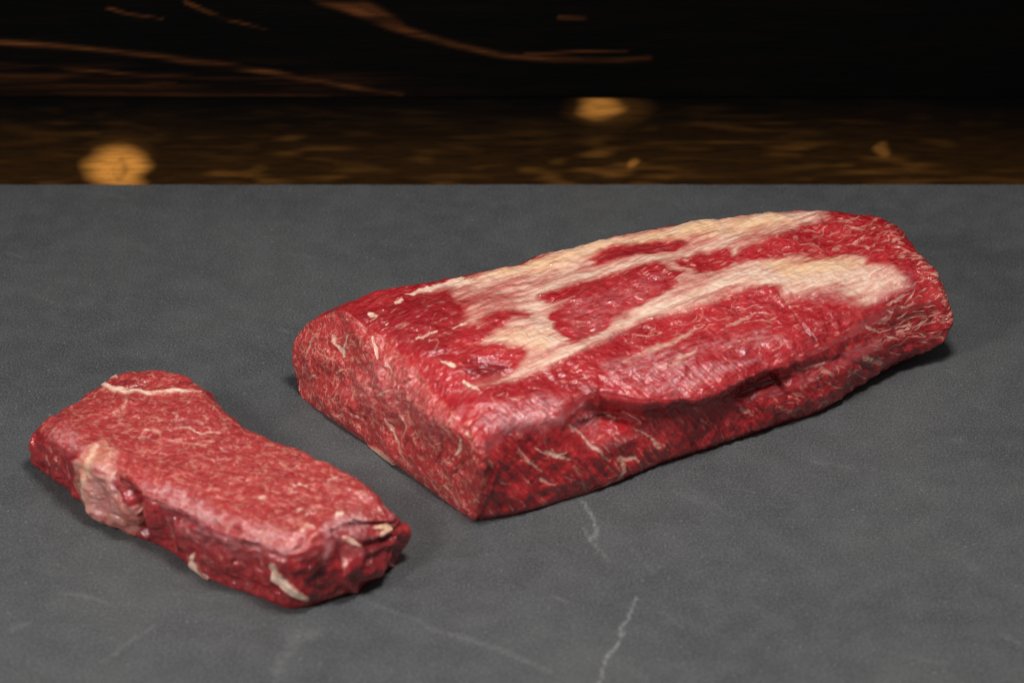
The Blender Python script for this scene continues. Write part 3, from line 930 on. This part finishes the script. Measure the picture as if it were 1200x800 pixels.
def build_steak():
    rows = [
        # bottom-front, low, mid, shoulder, top edge, back edge
        [(42, 546, .001), (37, 535, .007), (36, 522, .014), (40, 505, .021), (52, 494, .026), (112, 460, .024)],
        [(72, 569, 0), (68, 560, .007), (66, 542, .017), (70, 524, .026), (84, 508, .031), (146, 437, .027)],
        [(104, 594, 0), (101, 584, .007), (98, 564, .018), (102, 543, .028), (116, 527, .032), (180, 434, .029)],
        [(150, 624, 0), (148, 613, .007), (144, 592, .018), (146, 570, .028), (158, 552, .032), (222, 443, .031)],
        [(196, 644, 0), (194, 632, .007), (191, 612, .018), (193, 592, .028), (206, 574, .033), (262, 482, .031)],
        [(248, 679, 0), (246, 665, .007), (243, 643, .018), (246, 620, .029), (258, 600, .034), (312, 513, .032)],
        [(302, 699, 0), (302, 685, .007), (300, 662, .018), (303, 640, .029), (314, 620, .034), (372, 537, .032)],
        [(346, 713, 0), (347, 700, .007), (347, 677, .018), (348, 652, .029), (356, 630, .034), (420, 566, .031)],
        [(390, 701, 0), (394, 690, .007), (396, 668, .018), (394, 640, .028), (394, 618, .034), (448, 592, .029)],
        [(434, 681, .002), (447, 669, .008), (455, 648, .016), (453, 628, .023), (444, 612, .028), (464, 604, .025)],
    ]
    st = []
    for k, r in enumerate(rows):
        pts = [P(*q) for q in r[:5]]
        t0, tb = r[4], r[5]
        for s, bz in ((0.3, .0012), (0.65, .0015)):
            pts.append(P(t0[0] + s * (tb[0] - t0[0]), t0[1] + s * (tb[1] - t0[1]), t0[2] + s * (tb[2] - t0[2]) + bz))
        B = P(*tb)
        pts.append(B)
        out = B - pts[0]
        out[2] = 0
        out /= np.linalg.norm(out)
        mbk = B + out * .004
        mbk[2] = B[2] * .55
        bb = B - out * .001
        bb[2] = 0.0
        pts += [mbk, bb, bb + (pts[0] - bb) * .5]
        st.append(pts)
    dens = [1, 1, 1, 1, 1, 1, .9, .7, .5, .25, .25]
    rings, p0, p1 = loft(st, 0.00048, 0.00048, dens, (0.004, 2.6, 36), (0.0045, 3.2, 44))
    v, quads, tris = tube_mesh(rings, p0, p1)
    base = np.array([-0.13, -0.14, 0.0])
    me = make_mesh('muscle', v, quads, tris)
    nrm = normals(me)
    view = CAM - v
    view /= np.linalg.norm(view, axis=1, keepdims=True)
    vis = sstep(0.0, 0.08, (nrm * view).sum(1))
    topf = sstep(0.55, 0.85, nrm[:, 2])
    side = 1 - sstep(0.35, 0.65, nrm[:, 2])
    x, y = pix(v)
    low = sstep(0.0, 0.006, v[:, 2])
    disp = 0.0015 * noise(v, 40, 41) + 0.0008 * noise(v, 110, 42) + side * (0.0026 * noise(v, 75, 43) + 0.0011 * noise(v, 190, 44))
    disp += 0.0008 * (0.5 - np.abs(noise(v, 100, 63))) + 0.0004 * (0.5 - np.abs(noise(v, 240, 64)))
    disp += 0.00022 * noise(v, 420, 45) + topf * 0.0003 * noise(v, 180, 46)
    disp *= 0.15 + 0.85 * low
    wx = noise(v, 130, 51) * 4.0 + noise(v, 420, 52) * 1.2
    wy = noise(v, 130, 53) * 3.0 + noise(v, 420, 54) * 1.5
    rag = Paint(x + wx, y + wy, vis)
    fine = Paint(x + wx * 0.4, y + wy * 0.4, vis)
    F = lambda: np.zeros(len(v), np.float32)
    rng = np.random.RandomState(9)

    seam = F()
    fine.stroke(seam, [(119, 450), (132, 455), (150, 458), (178, 461), (205, 458), (236, 459)], [5, 6.5, 5, 4, 4.5, 2], 1.6, 0.9)
    fine.stroke(seam, [(126, 444), (136, 441)], [4, 4], 1.5, 0.8)
    pocket = F()
    rag.area(pocket, [(92, 540), (105, 522), (122, 518), (140, 526), (138, 540), (132, 556), (140, 575), (158, 590), (166, 612), (160, 628), (130, 614), (104, 596), (90, 572)], 9, 1.0)
    pocket *= np.clip(0.80 + 0.7 * noise(v, (90, 90, 150), 58) + 0.3 * noise(v, 330, 59), 0.2, 1.1)
    pocket = np.clip(pocket, 0, 0.46)
    fine.stroke(pocket, [(112, 524), (104, 545), (102, 570), (116, 592)], [12, 12, 10, 6], 7, 0.78)
    fine.stroke(pocket, [(130, 528), (126, 550), (130, 578), (148, 606)], [6, 6, 6, 4], 5, 0.66)
    rag.cut(pocket, [(136, 556), (146, 560), (164, 580), (166, 598), (152, 592), (140, 576)], 3, 0.8)
    scrap = F()
    fine.stroke(scrap, [(322, 662), (326, 673), (336, 684), (348, 692), (358, 698)], [9, 11, 10, 9, 6], 2, 1.0)
    hook = F()
    fine.stroke(hook, [(226, 650), (226, 660), (234, 670), (244, 676)], [4, 7, 6, 3], 1.6, 1.0)
    end = F()
    fine.stroke(end, [(395, 605), (402, 604)], [5, 5], 1.6, 0.8)
    fine.stroke(end, [(402, 630), (412, 636), (420, 640)], [6, 8, 4], 1.6, 0.75)
    fine.stroke(end, [(440, 618), (452, 616), (456, 620), (446, 627)], [5, 7, 7, 4], 2, 0.85)
    fine.stroke(end, [(456, 660), (464, 666)], [5, 4], 2, 0.5)
    fine.stroke(end, [(354, 622), (360, 618), (370, 620)], [6, 8, 3], 2, 0.6)
    thin = F()
    for q, w, a in [
        ([(143, 480), (148, 472), (150, 467)], [4, 4, 2], .6), ([(162, 513), (172, 506), (186, 508), (190, 514)], [2, 4, 4, 2], .7), ([(202, 485), (208, 490), (203, 494)], [3, 5, 2], .6),
        ([(208, 504), (222, 503), (234, 508), (258, 507)], [2, 3, 4, 2], .8), ([(203, 518), (225, 518), (240, 522), (252, 518)], [2, 3, 3, 2], .7), ([(290, 562), (296, 553), (304, 550)], [3, 2, 1], .5),
        ([(344, 572), (352, 569), (358, 572)], [4, 6, 3], .9), ([(303, 585), (311, 583)], [6, 6], .7), ([(300, 551), (314, 551)], [4, 4], .7), ([(384, 565), (394, 559)], [3, 4], .8),
        ([(349, 599), (356, 597)], [5, 4], .7), ([(410, 582), (424, 580)], [2, 3], .6), ([(145, 500), (150, 490), (160, 486)], [1, 2, 1], .4), ([(180, 530), (190, 524), (205, 520)], [2, 3, 2], .5),
        ([(55, 515), (60, 505), (66, 500)], [3, 4, 2], .5), ([(68, 535), (70, 525)], [4, 3], .4), ([(448, 594), (454, 597)], [4, 4], .9)]:
        rag.stroke(thin, q, [0.8 * b for b in w], 1.5, a * 0.85)
    rag.scatter(thin, [(60, 495), (110, 465), (240, 462), (280, 505), (400, 553), (430, 590), (350, 618), (250, 592), (170, 560), (110, 520)], 230, -15, 40, 7, 1.4, 0.55, rng)
    rag.scatter(thin, [(200, 600), (340, 650), (340, 700), (250, 675), (200, 640)], 40, 10, 40, 7, 1.6, 0.4, rng)
    skin = F()
    rag.area(skin, [(56, 506), (72, 495), (90, 505), (98, 525), (80, 530), (66, 520)], 8, 0.7)
    rag.area(skin, [(165, 566), (200, 570), (240, 588), (262, 602), (250, 615), (210, 602), (180, 590)], 7, 0.9)
    rag.area(skin, [(200, 610), (240, 612), (300, 636), (345, 640), (335, 655), (280, 650), (230, 635)], 8, 0.6)
    rag.area(skin, [(255, 600), (300, 612), (345, 625), (340, 632), (290, 624)], 5, 0.7)
    rag.area(skin, [(380, 612), (400, 600), (425, 598), (436, 612), (428, 630), (412, 634), (400, 622), (385, 640), (380, 660)], 6, 0.95)
    rag.area(skin, pts := [(95, 560), (108, 540), (130, 545), (140, 580), (150, 610), (120, 600)], 6, 0.8)
    deep = F()
    fine.area(deep, [(345, 650), (380, 640), (386, 680), (370, 706), (330, 700), (360, 690)], 8, 0.6)
    fine.area(deep, [(235, 655), (260, 660), (300, 690), (280, 690), (245, 672)], 6, 0.45)
    fine.area(deep, [(425, 640), (445, 628), (468, 630), (468, 655), (440, 668), (420, 665)], 6, 0.6)
    fine.stroke(deep, [(135, 448), (150, 450), (163, 447)], [8, 9, 5], 2, 0.4)
    fine.area(deep, [(165, 610), (180, 615), (190, 632), (172, 634)], 4, 0.6)
    warm = F()
    rag.area(warm, [(100, 535), (125, 522), (130, 530), (112, 545), (98, 580), (92, 565)], 6, 0.8)
    rag.area(warm, [(440, 612), (462, 612), (462, 632), (440, 632)], 6, 0.8)

    groove = F()

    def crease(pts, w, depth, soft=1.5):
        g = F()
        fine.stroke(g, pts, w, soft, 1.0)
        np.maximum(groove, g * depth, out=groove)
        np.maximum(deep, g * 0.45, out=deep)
    crease([(138, 556), (148, 566), (158, 580), (163, 596)], [4, 9, 11, 7], 0.0062, 4)
    crease([(164, 600), (168, 622), (176, 634)], [4, 5, 3], 0.003, 3)
    crease([(200, 606), (222, 612), (235, 606), (250, 614), (280, 622)], [3, 6, 4, 6, 3], 0.0016, 8)
    crease([(300, 640), (330, 650), (352, 640), (358, 628)], [3, 5, 4, 2], 0.0014, 8)
    crease([(400, 660), (396, 640), (390, 622)], [3, 4, 2], 0.0012, 3)
    crease([(428, 640), (445, 636), (460, 630)], [5, 9, 6], 0.0030, 5)
    crease([(430, 655), (445, 650), (462, 645)], [8, 12, 8], 0.0020, 6)
    crease([(66, 548), (74, 558)], [4, 5], 0.0014, 3)
    crease([(206, 495), (222, 497), (238, 497)], [2, 4, 2], 0.0010, 2)
    crease([(172, 512), (184, 512)], [4, 4], 0.0007, 2)
    crease([(146, 456), (160, 451), (172, 449)], [2, 4, 3], 0.0010, 2)
    ridge = F()
    fine.stroke(ridge, [(415, 688), (405, 680), (396, 665)], [10, 10, 6], 6, 0.8)
    fine.stroke(ridge, [(100, 560), (108, 585), (135, 608)], [10, 14, 10], 7, 1.0)
    wr = noise(v, (200, 200, 480), 57) * 0.0005 * np.clip(skin, 0, 1)
    disp = disp + ridge * 0.0028 - groove + wr
    disp += side * 0.0009 * (0.5 - np.abs(noise(v, (170, 170, 260), 65))) * low
    v2 = v + nrm * disp[:, None]
    v2[:, 2] = np.maximum(v2[:, 2], 0.0002)
    fatall = np.max([seam, pocket, scrap, hook, end, thin], 0)
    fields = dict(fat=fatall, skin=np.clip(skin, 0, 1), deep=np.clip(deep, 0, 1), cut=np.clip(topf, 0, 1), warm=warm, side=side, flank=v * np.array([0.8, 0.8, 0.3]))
    root = bpy.data.objects.new('beef_steak', None)
    root.location = base
    root['label'] = 'smaller thick beef steak lying flat with a thin fat seam across one end'
    root['category'] = 'meat'
    COL.objects.link(root)
    mat = meat_material('beef_cross_grain', -30, srgb(146, 16, 27), srgb(166, 38, 42), srgb(88, 6, 16), srgb(186, 78, 70), 0.46)
    v2 = v2 - base
    me.vertices.foreach_set('co', v2.astype(np.float32).ravel())
    me.update()
    set_attr(me, **fields)
    link('muscle', me, mat, root)
    nr2 = normals(me)
    fat_sheet('fat_seam', me, v2, nr2, seam, fields, mat, root, 0.0006)
    o = fat_sheet('fat_pocket', me, v2, nr2, pocket, fields, mat, root, 0.0007)
    o['label'] = 'white gristly fat beside the hollow in the long side'
    fat_sheet('fat_scrap', me, v2, nr2, scrap, fields, mat, root, 0.0012)
    fat_sheet('fat_scrap', me, v2, nr2, hook, fields, mat, root, 0.0012)
    o = fat_sheet('gristle', me, v2, nr2, end, fields, mat, root, 0.0010)


build_slab()
build_planks()
build_roast()
build_steak()
